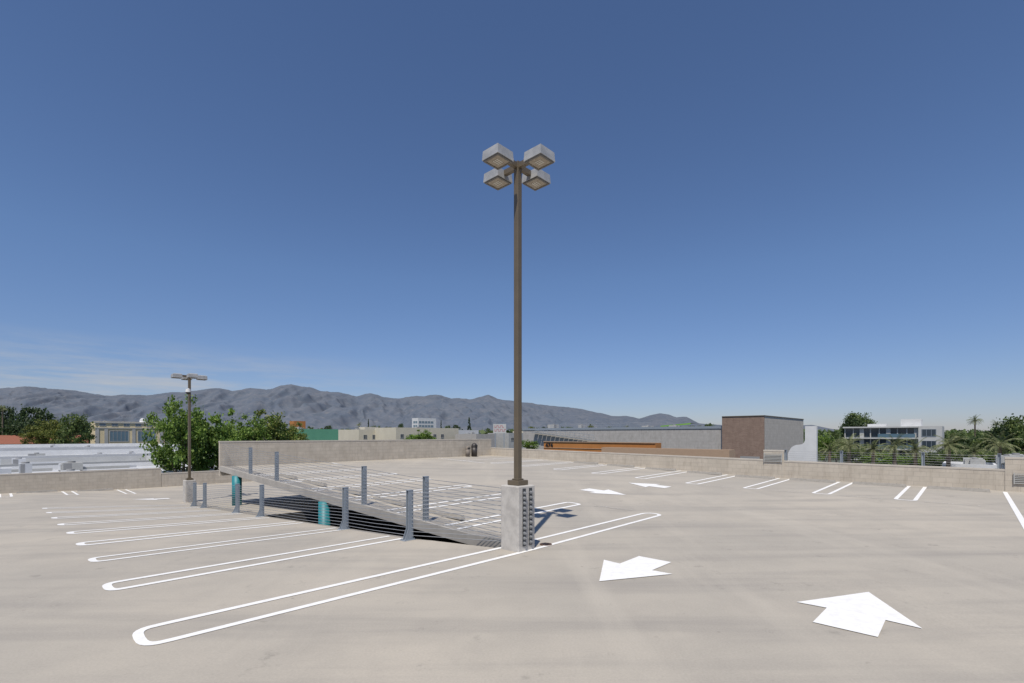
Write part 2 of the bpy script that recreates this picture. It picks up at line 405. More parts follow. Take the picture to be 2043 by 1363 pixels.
# ---------------------------------------------------------------- railings
def post_mesh(h,holes=True):
    mb=MB()
    mb.box(-.062,.062,-.05,-.038,0,h); mb.box(-.062,.062,.038,.05,0,h)
    mb.box(-.006,.006,-.038,.038,0,h)
    mb.box(-.065,.065,-.055,.055,h,h+.012)
    if holes:
        k=.12
        while k<h-.05:
            for y in (-.0515,.0505):
                for x in (-.034,.034):
                    mb.tube((x,y,k),(x,y+.001,k),.013,n=10,m=1)
            k+=.1
    return mb.mesh('post',[M['steel'],M['steelhole']])
def bracket_mesh():
    mb=MB()
    mb.box(-.19,.1,-.09,.09,-.002,.014)
    for y in (-.047,.035):
        mb.poly_prism([(-.16,.014),(-.064,.014),(-.064,.25)],y,y+.012)
    for x in (-.16,.07):
        for y in (-.07,.07): mb.tube((x,y,.014),(x,y,.04),.014,n=6)
    return mb.mesh('base_bracket',[M['steel']])
def cable_mesh(pts,r):
    mb=MB()
    for a,b in zip(pts[:-1],pts[1:]):
        mb.tube(a,b,r,n=5,cap=False)
    return mb.mesh('cable',M['cable'])
def railing(label,u,vlist,ph,zf,ncab,endpts=None,startpts=None,bracket=True,cab0=.1,hole=True,cr=.0068):
    ou,ov=u,vlist[0]; oz=zf(u,ov)
    e=obj('cable_railing',None,loc=W(ou,ov,oz),rot=ANG,label=label,cat='railing')
    pm=post_mesh(ph,hole); bm=bracket_mesh()
    for v in vlist:
        p=obj('post',pm,e,loc=(0,v-ov,zf(u,v)-oz))
        if bracket: obj('base_bracket',bm,p,loc=(0,0,0))
    for k in range(ncab):
        h=cab0+(ph-cab0-.06)*k/(ncab-1)
        pts=[]
        if startpts: s=startpts(k); pts.append((s[0]-ou,s[1]-ov,s[2]-oz))
        seq=list(vlist)
        for j,v in enumerate(seq):
            if j>0:
                v0=seq[j-1]
                if v-v0>1.5: pts.append((0,(v+v0)/2-ov,(zf(u,v)+zf(u,v0))/2+h-oz-.012))
            pts.append((0,v-ov,zf(u,v)+h-oz))
        if endpts: s=endpts(k); pts.append((s[0]-ou,s[1]-ov,s[2]-oz))
        obj('cable',cable_mesh(pts,cr),e)
    return e
NC=12
railing('galvanised steel posts with horizontal cables along the lower deck edge',6.22,[9.0,11.9,17.8,20.3,24.6,26.2],1.09,zL,NC,
        startpts=lambda k:(7.1,6.92,.12+1.02*k/11),endpts=lambda k:(6.75,29.85,zL(6.22,29.85)+.1+.9*k/11),hole=False)
railing('galvanised steel posts with horizontal cables along the ramp edge',7.47,[10.1,13.15,19.8,22.7],1.17,zR,NC,
        startpts=lambda k:(7.32,6.92,.12+1.05*k/11),endpts=lambda k:(7.47,26.6,zR(7.47,26.6)+.1+1.05*k/11),bracket=False)
railing('thin cable railing on top of the low block parapet',UB+.1,[-.8,1.4,4.2,6.45],.56,lambda u,v:1.02+.0*v,5,bracket=False,cr=.004)
# ---------------------------------------------------------------- teal columns
for v in (15.6,24.3):
    mb=MB(); z0=-3.3 if v<18 else zL(6.9,v)
    mb.tube((0,0,z0),(0,0,zR(7.4,v)-T+.005),.2,n=28)
    c=obj('support_column',mb.mesh('support_column',M['teal'],smooth=True),loc=W(7.42,v,0),rot=ANG,label='round teal painted column supporting the concrete ramp',cat='column',group='teal ramp columns')

# ---------------------------------------------------------------- street lamps
HS=.218
def lamp_head_mesh():
    mb=MB(); s=HS
    mb.box(-s,s,-s,s,0,.18,tx=.012,ty=.012); mb.box(-s+.014,s-.014,-s+.014,s-.014,.182,.215,tx=.05,ty=.05)
    return mb.mesh('lamp_head',M['alu'])
def lens_mesh():
    mb=MB(); s=HS-.018
    mb.box(-s,s,-s,-s+.035,-.022,-.001,m=0); mb.box(-s,s,s-.035,s,-.022,-.001,m=0)
    mb.box(-s,-s+.035,-s+.035,s-.035,-.022,-.001,m=0); mb.box(s-.035,s,-s+.035,s-.035,-.022,-.001,m=0)
    mb.box(-s+.036,s-.036,-s+.036,s-.036,-.012,-.002,m=1)
    for k in (-1,0,1): mb.box(-.08,.08,k*.05-.012,k*.05+.012,-.016,-.0125,m=2)
    return mb.mesh('lens',[M['lensframe'],M['lens'],M['lensbar']])
hm=lamp_head_mesh(); lm=lens_mesh()
def lamp(u,v,z0,ped_h,top,label,anchors=False,cam=False):
    e=obj('street_lamp',None,loc=W(u,v,z0),rot=ANG,label=label,cat='street lamp',group='parking deck lamps')
    mb=MB(); s=.245; mb.box(-s,s,-s,s,-.02,ped_h)
    p=bev(obj('pedestal',mb.mesh('pedestal',M['ped']),e),.02)
    if anchors:
        for x in (-.085,.105):
            mb=MB(); mb.box(x-.045,x+.045,-s-.008,-s-.002,.1,ped_h-.05,m=1)
            for k in range(11):
                z=.16+k*(ped_h-.3)/10
                mb.tube((x,-s-.008,z),(x,-s-.022,z),.036,n=16); mb.tube((x,-s-.022,z),(x,-s-.05,z),.024,n=6); mb.tube((x,-s-.05,z),(x,-s-.07,z),.012,n=8)
            obj('cable_anchor',mb.mesh('cable_anchor',[M['cable'],M['steelhole']]),p)
    ph=.06
    mb=MB(); mb.box(-ph,ph,-ph,ph,ped_h+.012,top-z0)
    pole=bev(obj('pole',mb.mesh('pole',M['bronze']),e),.012)
    mb=MB(); mb.box(-.15,.15,-.15,.15,ped_h+.001,ped_h+.1); mb.box(-.085,.085,-.085,.085,ped_h+.101,ped_h+.13)
    bev(obj('base_plate',mb.mesh('base_plate',M['bronze']),pole),.01)
    mb=MB(); mb.box(ph+.001,ph+.006,-.03,.03,ped_h+.35,ped_h+.52); obj('hand_hole_cover',mb.mesh('hand_hole_cover',M['bronze']),pole)
    zt=top-z0; R_=.57
    for k in range(4):
        a=k*math.pi/2; cx,cy=R_*math.cos(a),R_*math.sin(a)
        mb=MB(); mb.box(ph+.002,R_-HS-.003,-.045,.045,zt-.14,zt-.04)
        obj('arm',mb.mesh('arm',M['bronze']),e,rot=a)
        h=obj('lamp_head',hm,e,loc=(cx,cy,zt-.21),rot=a)
        obj('lens',lm,h)
    if cam:
        mb=MB(); 
        mb.box(.065,.3,-.03,.03,5.98,6.03); mb.tube((.28,0,5.98),(.28,0,5.82),.11,.13,n=16)
        for k in range(5):
            a0=k*math.pi/10; a1=(k+1)*math.pi/10
            mb.tube((.28,0,5.82-.12*math.sin(a0)),(.28,0,5.82-.12*math.sin(a1)),.12*math.cos(a0),max(.12*math.cos(a1),.004),n=16,m=1)
        obj('security_camera',mb.mesh('security_camera',[M['white'],M['black']]),e,rot=-math.pi/2-.4)
    return e
lamp(7.2,6.65,0,1.29,7.82,'tall bronze lamp post with four square heads on a concrete pedestal',True)
lamp(6.9,30.1,-1.27,1.18,5.5,'smaller bronze lamp post with security camera on a concrete pedestal',False,True)

# ---------------------------------------------------------------- bins
def bin_(u,v,m,label,r=.2,h=1.0):
    z=zdeck(u,v); e=obj('litter_bin',None,loc=W(u,v,z),rot=ANG,label=label,cat='trash can')
    mb=MB(); mb.tube((0,0,0),(0,0,.05),r*.9,r*.92,n=24); mb.tube((0,0,.05),(0,0,h*.68),r*.95,r,n=24)
    obj('body',mb.mesh('body',m,True),e)
    mb=MB(); mb.tube((0,0,h*.68),(0,0,h*.72),r*1.05,n=24); 
    for k in range(6):
        a0=k*math.pi/12;a1=(k+1)*math.pi/12
        mb.tube((0,0,h*.72+.28*h*math.sin(a0)),(0,0,h*.72+.28*h*math.sin(a1)),r*math.cos(a0),max(r*math.cos(a1),.01),n=24)
    mb.box(-.12,.12,-r-.004,-r*.8,h*.73,h*.83,m=1)
    obj('lid',mb.mesh('lid',[m,M['black']]),e)
bin_(23.7,26.2,M['bin'],'dark domed trash can beside the block wall',.22,h=1.0)
bin_(23.15,26.3,M['binl'],'short tan trash can beside the block wall',.16,h=.8)

# ---------------------------------------------------------------- city ground and mountains
mb=MB(); R=12000
mb.quad((-R,-2000,-10),(R,-2000,-10),(R,R,-10),(-R,R,-10))
obj('ground',mb.mesh('ground',M['city']),kind='structure',label='flat city ground stretching to the hills')
ridge=[(-900,780),(-300,782),(0,777),(20,774),(50,772),(80,776),(110,778),(170,783),(210,790),(250,788),(290,791),(330,786),(370,783),(400,779),(420,775),(440,776),(460,781),(480,779),(510,775),(530,779),(545,777),(560,772),(580,770),(600,773),(620,774),(640,781),(680,785),(710,792),(740,786),(770,793),(800,795),(830,790),(850,791),(880,789),(900,795),(940,797),(960,793),(975,789),(990,795),(1000,798),(1040,803),(1100,811),(1140,815),(1180,821),(1220,831),(1250,831),(1275,836),(1290,832),(1300,829),(1318,826),(1335,828),(1350,834),(1370,833),(1395,846),(1450,850),(1550,853),(1620,849),(1660,857),(1720,863),(1800,867),(2400,868)]
rx=[a for a,b in ridge]; ry=[b for a,b in ridge]
def mountain(Dn,Df,seed,name,m):
    NX,ND=900,120
    vv=[]
    for j in range(ND+1):
        s=j/ND
        for i in range(NX+1):
            px=-500+i*(2500)/NX; t=brg(px)
            prof=min(s/.85,1.0)
            D=Dn+(Df-Dn)*min(s/.85,1.2)
            rh=(868-itp(px,rx,ry))/F*Df+10
            X=t*D
            wx=X+200*mn.noise(Vector((X/1500,D/700,seed)))+60*mn.noise(Vector((X/260,D/160,seed+2)))
            r1=1-2*abs(mn.noise(Vector((wx/360,D/1700,seed))))
            r2=1-2*abs(mn.noise(Vector((wx/130+D/900,D/500,seed+5))))
            r3=1-2*abs(mn.noise(Vector((wx/60,D/180,seed+9))))
            env=prof**1.05
            k=math.sin(min(prof,1)*math.pi)**.7
            z=rh*(env+k*(.13*(r1-.55)+.08*(r2-.5)+.03*(r3-.5)))
            if s>.85: z=rh*(1-(s-.85)/.15*.5)
            else: z=min(z,rh*D/Df*1.0)
            z+=rh*.028*mn.fractal(Vector((X/170,3.3,seed)),.9,2.2,5)*env
            vv.append((X,D,z if z>0 else -9+prof*5))
    me=bpy.data.meshes.new(name)
    fs=[]
    for j in range(ND):
        for i in range(NX):
            a=j*(NX+1)+i; fs.append((a,a+1,a+NX+2,a+NX+1))
    me.from_pydata(vv,[],fs); me.materials.append(m)
    me.polygons.foreach_set('use_smooth',[True]*len(fs))
    return obj(name,me,kind='structure',label='dry mountain range behind the city with haze mixed into its colour')
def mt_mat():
    m,t,b=nt('haze_tinted_slope'); b.inputs['Roughness'].default_value=1; b.inputs['Specular IOR Level'].default_value=0
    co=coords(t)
    c=mixc(t,ramp(t,noise_(t,co,.0035,8,.65),.38,.66),(.105,.125,.158),(.138,.150,.172))  # blue-grey slope tones hold the distance haze in the base colour
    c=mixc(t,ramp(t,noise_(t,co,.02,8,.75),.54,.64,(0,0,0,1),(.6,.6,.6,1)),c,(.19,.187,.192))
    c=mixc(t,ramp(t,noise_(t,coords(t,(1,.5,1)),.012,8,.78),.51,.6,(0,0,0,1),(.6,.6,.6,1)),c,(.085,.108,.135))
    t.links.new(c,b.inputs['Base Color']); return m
mountain(3600,6500,2.7,'mountains',mt_mat())

# ---------------------------------------------------------------- vegetation
def quads_mesh(name,C,size,m,flat=0.0):
    n=len(C); a=rng.normal(size=(n,3)); a/=np.linalg.norm(a,axis=1)[:,None]
    b=rng.normal(size=(n,3)); b-= (b*a).sum(1)[:,None]*a; b/=np.linalg.norm(b,axis=1)[:,None]
    s=(size*(.6+.8*rng.random(n)))[:,None]
    P=np.stack([C-a*s*.5,C+b*s*.36,C+a*s*.5,C-b*s*.36],1).reshape(-1,3)
    me=bpy.data.meshes.new(name); me.vertices.add(4*n); me.vertices.foreach_set('co',P.ravel())
    me.loops.add(4*n); me.loops.foreach_set('vertex_index',np.arange(4*n,dtype=np.int32))
    me.polygons.add(n); me.polygons.foreach_set('loop_start',np.arange(0,4*n,4,dtype=np.int32))
    try: me.polygons.foreach_set('loop_total',np.full(n,4,dtype=np.int32))
    except Exception: pass
    me.update(calc_edges=True); me.materials.append(m); me.validate(); return me
def crown_pts(nc,per,cr,seed,ell=(.5,.5,.5),lump=.3):
    r=np.random.default_rng(seed); out=[]
    for k in range(nc):
        d=r.normal(size=3); d/=np.linalg.norm(d)
        if d[2]<-.75: d[2]*=-.5
        rad=(.45+.55*r.random()**.6)*(1+lump*mn.noise(Vector(d*1.8)+Vector((seed*3.1,0,0))))
        c=d*rad*np.array(ell)
        rr=cr*(.6+.9*r.random())
        q=r.normal(size=(per,3))*rr*np.array([.6,.6,.42]); out.append(c+q)
    return np.concatenate(out)
def crown_mesh(kind,m,hi,seed):
    if kind=='broad':
        C=crown_pts(150 if hi else 75,70 if hi else 60,.07 if hi else .095,seed,lump=.6 if hi else .35)
        return quads_mesh('crown',C,.038 if hi else .055,m)
    if kind=='conifer':
        r=np.random.default_rng(seed); out=[]
        for k in range(70):
            h=r.random()**.9; a=r.random()*6.28; rad=(1-h)*.26*(.6+.5*r.random())+.01
            c=np.array([math.cos(a)*rad,math.sin(a)*rad,h-.5]); out.append(c+r.normal(size=(35,3))*np.array([.04,.04,.025])*(1.2-h))
        return quads_mesh('crown',np.concatenate(out),.05,m)
CR={}
for mk in ('leaf','leafdark','leafmid','leafyel','leafred'):
    for s in (0,1): CR[(mk,s)]=crown_mesh('broad',M[mk],False,11+s*5+len(mk))
CR['con']=crown_mesh('conifer',M['leafdark'],False,3)
def trunk_mesh(h,r,cz,cr,seed,limbs=6):
    rr=random.Random(seed); mb=MB(); p=Vector((0,0,0)); n=5; prev=p
    for k in range(n):
        q=Vector((rr.uniform(-.03,.03)*h,rr.uniform(-.03,.03)*h,h*(k+1)/n)) ; 
        mb.tube(prev,q,r*(1-.13*k),r*(1-.13*(k+1)),n=9,cap=False); prev=q
    for k in range(limbs):
        a=6.28*k/limbs+rr.uniform(-.3,.3); st=Vector((0,0,h*(.62+.3*rr.random())))
        e=Vector((math.cos(a)*cr*.6,math.sin(a)*cr*.6,cz+rr.uniform(-.1,.4)*cr))
        mid=(st+e)/2+Vector((0,0,-.1*cr))
        mb.tube(st,mid,r*.42,r*.28,n=6,cap=False); mb.tube(mid,e,r*.28,r*.08,n=6,cap=False)
        for j in range(3):
            e2=e+Vector((rr.uniform(-.35,.35)*cr,rr.uniform(-.35,.35)*cr,rr.uniform(.0,.4)*cr)); mb.tube(mid.lerp(e,.4+.2*j),e2,r*.14,r*.04,n=5,cap=False)
    return mb.mesh('trunk',M['bark'],True)
LB={'leaf':'leafy bright green street tree','leafdark':'dense dark green tree among buildings','leafmid':'olive green leafy tree among buildings','leafyel':'yellow green leafy tree beside rooftops','leafred':'green tree with reddish new leaves'}
tn=[0]
def tree(px,D,ytop,wpx,mk,ybot=None,crown=None,label=None,gz=-10):
    tn[0]+=1; sd=tn[0]
    zt=zy(ytop,D); w=wpx/F*D; zb=zy(ybot,D) if ybot else zt-w*.95
    t=brg(px); e=obj('tree',None,loc=(t*D,D,gz),rot=random.uniform(0,6.28),label=label or LB.get(mk,'tree'),cat='tree')
    hh=zt-zb; cz=(zt+zb)/2-gz
    me=crown or CR[(mk,sd%2)]
    obj('trunk',trunk_mesh(max(cz-.1*hh,1),max(.14,w*.03),cz,w*.45,sd),e)
    obj('crown',me,e,loc=(0,0,cz),scale=(w*.95,w*.95,hh*.95))
    return e
hi1=crown_mesh('broad',M['leaf'],True,21); hi2=crown_mesh('broad',M['leaf'],True,34); hi3=crown_mesh('broad',M['leafred'],True,40)
tree(366,47,797,120,'leaf',985,hi1,'large leafy green tree rising beside the parking deck')
tree(422,50,812,130,'leaf',985,hi2,'large leafy green tree rising beside the parking deck')
tree(480,57,830,94,'leaf',945,hi1)
tree(534,62,827,114,'leafred',935,hi3)
tree(588,66,848,56,'leafred',920,hi3)
tree(840,75,856,64,'leaf',905,hi2,'rounded green treetop behind the block wall')
tree(1056,70,878,36,'leaf',900,hi1,'rounded green treetop behind the block wall')
for a in [(12,210,812,42,'leafdark',900),(-30,200,818,60,'leafdark',900),(70,205,814,70,'leafdark',905),(36,180,838,50,'leafdark',905),(98,165,838,50,'leafyel',895),(70,160,850,44,'leafyel',895),(150,140,828,56,'leafmid',905),(122,150,846,44,'leafyel',900),
          (-60,170,840,70,'leafmid',905),(165,200,842,40,'leafdark',900)]:
    tree(*a)
for a in [(690,240,856,22,'leafmid',885),(712,300,852,16,'leafdark',880),(750,280,850,20,'leafmid',880),(775,260,850,24,'leafdark',885),(800,300,846,16,'leafdark',880),(890,260,850,26,'leafmid',880),(910,300,848,20,'leafdark',880),(975,280,855,24,'leafmid',880),(1060,240,852,26,'leafyel',880),(1092,260,850,24,'leafdark',880),(1130,280,852,26,'leafmid',880),(1182,260,848,26,'leafyel',880),(1216,290,852,26,'leafmid',880),(1410,240,846,40,'leafmid',880),(1385,250,850,30,'leafyel',880),
          (620,260,852,30,'leafmid',885),(655,280,850,22,'leafdark',880)]:
    tree(*a)
tree(936,190,832,30,'con',895,CR['con'],'tall dark conifer among low buildings'); tree(735,260,836,18,'con',885,CR['con'],'tall dark conifer among low buildings')
tree(880,260,838,16,'con',885,CR['con'],'tall dark conifer among low buildings')
for a in [(1712,190,825,58,'leafmid',880),(1700,185,832,40,'leafdark',880),(1645,90,868,44,'leaf',925),(1668,100,862,40,'leafmid',925),(1705,85,888,56,'leafmid',930),(1752,80,902,66,'leaf',935),(1800,82,908,60,'leaf',938),(1850,84,904,56,'leafmid',935),
          (1905,140,862,60,'leafmid',925),(1935,130,868,60,'leafdark',930),(1975,120,864,62,'leafmid',930),(2012,110,838,70,'leafdark',930),(2045,105,832,70,'leafmid',930),(2080,100,846,70,'leafmid',930),(1900,90,896,70,'leafmid',935),(1960,88,900,70,'leaf',935),(2010,84,902,70,'leafmid',935),(1632,130,862,30,'leafmid',915),(2100,90,870,90,'leafdark',935)]:
    tree(*a)
def palm_mesh(nf,seed,fan=False):
    r=random.Random(seed); mb=MB()
    for k in range(nf):
        a=6.283*k/nf+r.uniform(-.15,.15); el=r.uniform(-.3,1.3); L=r.uniform(.8,1.05)
        p=Vector((0,0,0)); d=Vector((math.cos(a)*math.cos(el),math.sin(a)*math.cos(el),math.sin(el)))
        side=Vector((-math.sin(a),math.cos(a),0)); n=9
        for j in range(n):
            q=p+d*L/n; 
            w=.15*math.sin(math.pi*(j+.8)/(n+.8))**.6
            for s in (-1,1):
                for h in (0,.5):
                    o=p.lerp(q,h); tip=o+side*s*w+d*.1+Vector((0,0,-.03-.07*r.random()))
                    mb.quad(o,o+d*.03,tip)
            mb.tube(p,q,.008,.006,n=3,cap=False)
            p=q; d=(d+Vector((0,0,-.16 if not fan else -.08))).normalized()
    return mb.mesh('crown',M['palm'])
pm=palm_mesh(38,1); pm2=palm_mesh(38,2)
def palm(px,D,ytop,rpx,i=0,gz=-10,tr=.25):
    r=rpx/F*D; zt=zy(ytop,D)-r*.75
    e=obj('palm_tree',None,loc=(brg(px)*D,D,gz),rot=random.uniform(0,6),label='palm tree with arching grey green fronds',cat='palm tree')
    mb=MB(); h=zt-gz; n=8
    for k in range(n): mb.tube((.02*h*math.sin(k/n),0,h*k/n),(.02*h*math.sin((k+1)/n),0,h*(k+1)/n),tr*(1.25-.4*k/n),tr*(1.15-.4*k/n),n=10,cap=False)
    obj('trunk',mb.mesh('trunk',M['palmbark']),e); obj('crown',(pm,pm2)[i%2],e,loc=(.0168*h,0,h),scale=r)
for i,a in enumerate([(1692,66,866,32),(1742,70,876,26),(1783,64,866,34),(1828,66,874,30),(1889,62,862,36),(1998,64,860,38),(1655,74,880,24),(1945,74,882,26)]): palm(*a,i=i)
palm(1946,210,828,15,1,tr=.3); palm(6,190,808,10,0); palm(1250,330,848,7,1); palm(716,300,842,7,0); palm(1990,230,838,12,0); palm(2030,200,832,14,1)
C=[]
for k in range(30000):
    D=random.uniform(230,900); t=random.uniform(-1.5,1.5)
    top=zy(858,D)*(.75+.45*mn.noise(Vector((t*30,D/60,1))))+1.0
    C.append((t*D,D,-9+random.random()**.7*(max(top,0)+9)))
ob=obj('distant_woodland',quads_mesh('distant_woodland',np.array(C),3.0,M['leafmid']),kind='stuff',label='far-off belt of mixed trees across the city',cat='trees')

# ---------------------------------------------------------------- buildings
def win_mesh(w,h,frame=.12,gm='glass',fm='trimgrey',mull=1):
    mb=MB(); f=frame
    mb.quad((f,-.02,f),(w-f,-.02,f),(w-f,-.02,h-f),(f,-.02,h-f),m=0)
    mb.box(0,w,-.08,0,0,f,m=1); mb.box(0,w,-.08,0,h-f,h,m=1); mb.box(0,f,-.08,0,f,h-f,m=1); mb.box(w-f,w,-.08,0,f,h-f,m=1)
    for k in range(mull):
        x=w*(k+1)/(mull+1); mb.box(x-.04,x+.04,-.06,-.021,f,h-f,m=1)
    return mb.mesh('window',[M[gm],M[fm]])
def building(name,label,u0,v0,Lu,Lv,z1,wm,rm,z0=-10,par=.5,wins=(),ac=0,cat='building'):
    e=obj(name,None,loc=W(u0,v0,z0),rot=ANG,label=label,cat=cat)
    h=z1-z0; mb=MB(); T=.3
    for p,q in (((0,0),(Lu,0)),((Lu,0),(Lu,Lv)),((Lu,Lv),(0,Lv)),((0,Lv),(0,0))):
        mb.quad((*p,0),(*q,0),(*q,h),(*p,h))
    ins=[(T,T),(Lu-T,T),(Lu-T,Lv-T),(T,Lv-T)]; outs=[(0,0),(Lu,0),(Lu,Lv),(0,Lv)]
    for k in range(4):
        a,b=outs[k],outs[(k+1)%4]; c,d=ins[(k+1)%4],ins[k]
        mb.quad((*a,h),(*b,h),(*c,h),(*d,h)); mb.quad((*d,h),(*c,h),(*c,h-par),(*d,h-par))
    w=obj('wall',mb.mesh('wall',wm),e)
    mb=MB(); mb.quad((T-.01,T-.01,h-par),(Lu-T+.01,T-.01,h-par),(Lu-T+.01,Lv-T+.01,h-par),(T-.01,Lv-T+.01,h-par)); 
    roof=obj('roof',mb.mesh('roof',rm),e)
    for sp in wins:
        wmh=win_mesh(sp['w'],sp['h'],sp.get('f',.12),sp.get('g','glass'),sp.get('fm','trimgrey'),sp.get('mull',1))
        for z in sp['z']:
            for k in range(sp['n']):
                s=sp['s']+k*sp['step']
                if sp['face']=='u': obj('window',wmh,w,loc=(s,-.005,z-z0))
                else: obj('window',wmh,w,loc=(-.005,s+sp['w'],z-z0),rot=-math.pi/2)
    r=random.Random(int(u0*7+v0))
    for k in range(ac):
        a,b=r.uniform(1,max(1.5,Lu-4)),r.uniform(1,max(1.5,Lv-4)); sx,sy,sz=r.uniform(.8,2.4),r.uniform(.8,2),r.uniform(.3,1.0)
        mb=MB(); zb=h-par; mb.box(a,a+sx,b,b+sy,zb+.15,zb+.15+sz); 
        for (x,y) in ((a,b),(a+sx-.15,b),(a,b+sy-.15),(a+sx-.15,b+sy-.15)): mb.box(x,x+.15,y,y+.15,zb,zb+.15,m=1)
        mb.tube((a+sx*.5,b+sy*.5,zb+.15+sz),(a+sx*.5,b+sy*.5,zb+.3+sz),.3,n=14,m=1)
        mb.box(a+.1,a+sx*.45,b-.012,b-.002,zb+.25,zb+.1+sz,m=1)
        if r.random()<.6: mb.box(a+sx,a+sx+r.uniform(1.5,6),b+.3,b+.7,zb+.15,zb+.45)
        obj('rooftop_unit',mb.mesh('rooftop_unit',[M['whiteroof'] if rm is M['whiteroof'] and k%2 else M['trimgrey'],M['greyroof']]),roof)
    return e
building('low_building','flat white roofed commercial building with rooftop units',-45,56,60,20,-1.15,M['white'],M['whiteroof'],par=.5,ac=20)
building('low_building','flat white roofed commercial building with stepped parapet',-52,77,68,17,-.95,M['offwhite'],M['whiteroof'],par=.8,ac=16)
building('low_building','flat white roofed commercial building with rooftop units',-60,95,92,32,-.6,M['white'],M['whiteroof'],par=.9,ac=24)
building('low_building','flat white roofed commercial building with parapets',-70,130,100,46,-.1,M['white'],M['whiteroof'],par=1,ac=16,
  wins=[dict(face='u',z=[-2.2],s=2,step=4.2,n=22,w=2.6,h=1.2)])
u0,v0=uv(190,152)
yb=building('yellow_building','pale yellow two storey building with large multi-pane windows',u0,v0,18,12,zy(841,152),M['yellow'],M['greyroof'],par=.6,
  wins=[dict(face='u',z=[.1],s=3.4,step=7.2,n=2,w=5,h=3.6,f=.2,mull=4,g='blueglass'),dict(face='u',z=[5.1],s=1,step=3,n=5,w=1.6,h=.9,g='blueglass')],ac=2)
mb=MB(); hh=zy(841,152)+10
mb.box(-.25,18.25,-.25,0-.005,hh-.5,hh-.1); mb.box(-.2,18.2,-.2,-.005,hh-2.2,hh-1.9)
for x in (0,2.2,9.2,16.6): mb.box(x,x+.9,-.15,-.005,0,hh-2.25)
obj('cornice',mb.mesh('cornice',M['trimgrey']),yb)
mb=MB(); 
mb.tube((13,6,hh-.6),(13,6,hh+.6),.9,n=20)
for k in range(6):
    a0=k*math.pi/12;a1=(k+1)*math.pi/12; mb.tube((13,6,hh+.6+.9*math.sin(a0)),(13,6,hh+.6+.9*math.sin(a1)),.9*math.cos(a0),max(.9*math.cos(a1),.01),n=20)
obj('roof_dome',mb.mesh('roof_dome',M['white'],True),yb)
u0,v0=uv(-60,165); e=obj('tile_roof_house',None,loc=W(u0,v0,-10),rot=ANG,label='low house with red clay tile roof',cat='house')
mb=MB(); mb.box(0,30,0,12,0,9.2); obj('wall',mb.mesh('wall',M['cream']),e)
mb=MB(); mb.quad((-.6,-.8,9.1),(30.6,-.8,9.1),(30.6,6,12.2),(-.6,6,12.2)); mb.quad((-.6,12.8,9.1),(-.6,6,12.2),(30.6,6,12.2),(30.6,12.8,9.1)); mb.quad((30.6,-.8,9.1),(30.6,12.8,9.1),(30.6,6,12.2)); mb.quad((-.6,12.8,9.1),(-.6,-.8,9.1),(-.6,6,12.2))
obj('roof',mb.mesh('roof',M['redtile']),e)
wm_=win_mesh(1.2,1.4)
for k in range(8): obj('window',wm_,e,loc=(1.5+k*3.5,-.005,6.5))
u0,v0=uv(587,170); building('small_tower','small orange stucco tower with flat top',u0,v0,4.0,4,zy(840,170),M['orange'],M['greyroof'],par=.3,wins=[dict(face='u',z=[3.6],s=.5,step=1.1,n=3,w=.8,h=1.2)])
u0,v0=uv(600,118); building('green_building','plain mint green walled low building',u0,v0,lenu(600,118,675),14,zy(856,118),M['greenwall'],M['greyroof'],par=.4,ac=2)
u0,v0=uv(716,150); L=lenu(716,150,815)
building('cream_building','long cream stucco building with small square windows',u0,v0,L,16,zy(857,150),M['cream'],M['greyroof'],par=.5,ac=3,wins=[dict(face='u',z=[.9],s=1.5,step=3.1,n=int((L-3)/3.1),w=1.3,h=1.5)])
u0,v0=uv(790,146); L=lenu(790,146,915)
building('cream_building','cream stucco building block with square windows and taller parapet',u0,v0,L,12,zy(853,146),M['cream'],M['greyroof'],par=.5,ac=2,wins=[dict(face='u',z=[1.3],s=1.5,step=3.1,n=int((L-3)/3.1),w=1.3,h=1.3)])
u0,v0=uv(728,158); building('cream_building','small raised cream stucco block above the flat roof',u0,v0,5,4,zy(852,158),M['cream'],M['greyroof'],par=.3,wins=[dict(face='u',z=[2.6],s=1,step=2,n=2,w=.9,h=.9)])
u0,v0=uv(834,420); Lu=lenu(834,420,870); Lv=lenv(834,420,822)
building('office_tower','mid-rise white office building with blue glass bands',u0,v0,Lu,Lv,zy(834,420),M['white'],M['greyroof'],par=.6,
  wins=[dict(face='u',z=[2,5.5,9,12.4],s=.8,step=3.2,n=int((Lu-1.5)/3.2),w=3.0,h=2.2,g='blueglass',fm='white',f=.15),dict(face='v',z=[2,5.5,9,12.4],s=.8,step=3.2,n=max(1,int((Lv-1.5)/3.2)),w=3.0,h=2.2,g='blueglass',fm='white',f=.15)])
for (px,D,pr,yt,mm,lb) in [(898,170,955,858,'white','low white flat roofed warehouse'),(950,150,990,866,'greypanel','low grey industrial building'),(1015,160,1045,864,'trimgrey','low grey flat roofed building'),(1062,180,1120,860,'cream','low beige flat roofed building'),(520,240,600,858,'cream','low beige flat roofed building')]:
    u0,v0=uv(px,D); L=lenu(px,D,pr); building('low_building',lb,u0,v0,L,10,zy(yt,D),M[mm],M['greyroof'],par=.4,ac=2,wins=[dict(face='u',z=[zy(yt,D)-2.6],s=1,step=3,n=max(1,int((L-2)/3)),w=1.5,h=1.1)])
u0,v0=uv(984,120); e=obj('rooftop_sign',None,loc=W(u0,v0,-10),rot=ANG-.75,label='white rooftop sign board with faded red lettering',cat='sign')
zt=zy(846,120)+10; w=3.2
mb=MB(); mb.box(0,w,0,.25,zt-2.3,zt); obj('board',mb.mesh('board',M['offwhite']),e)
mb=MB(); mb.box(.4,.6,.05,.2,0,zt-2.3); mb.box(w-.6,w-.4,.05,.2,0,zt-2.3); obj('support_post',mb.mesh('support_post',M['steel']),e)
mb=MB()
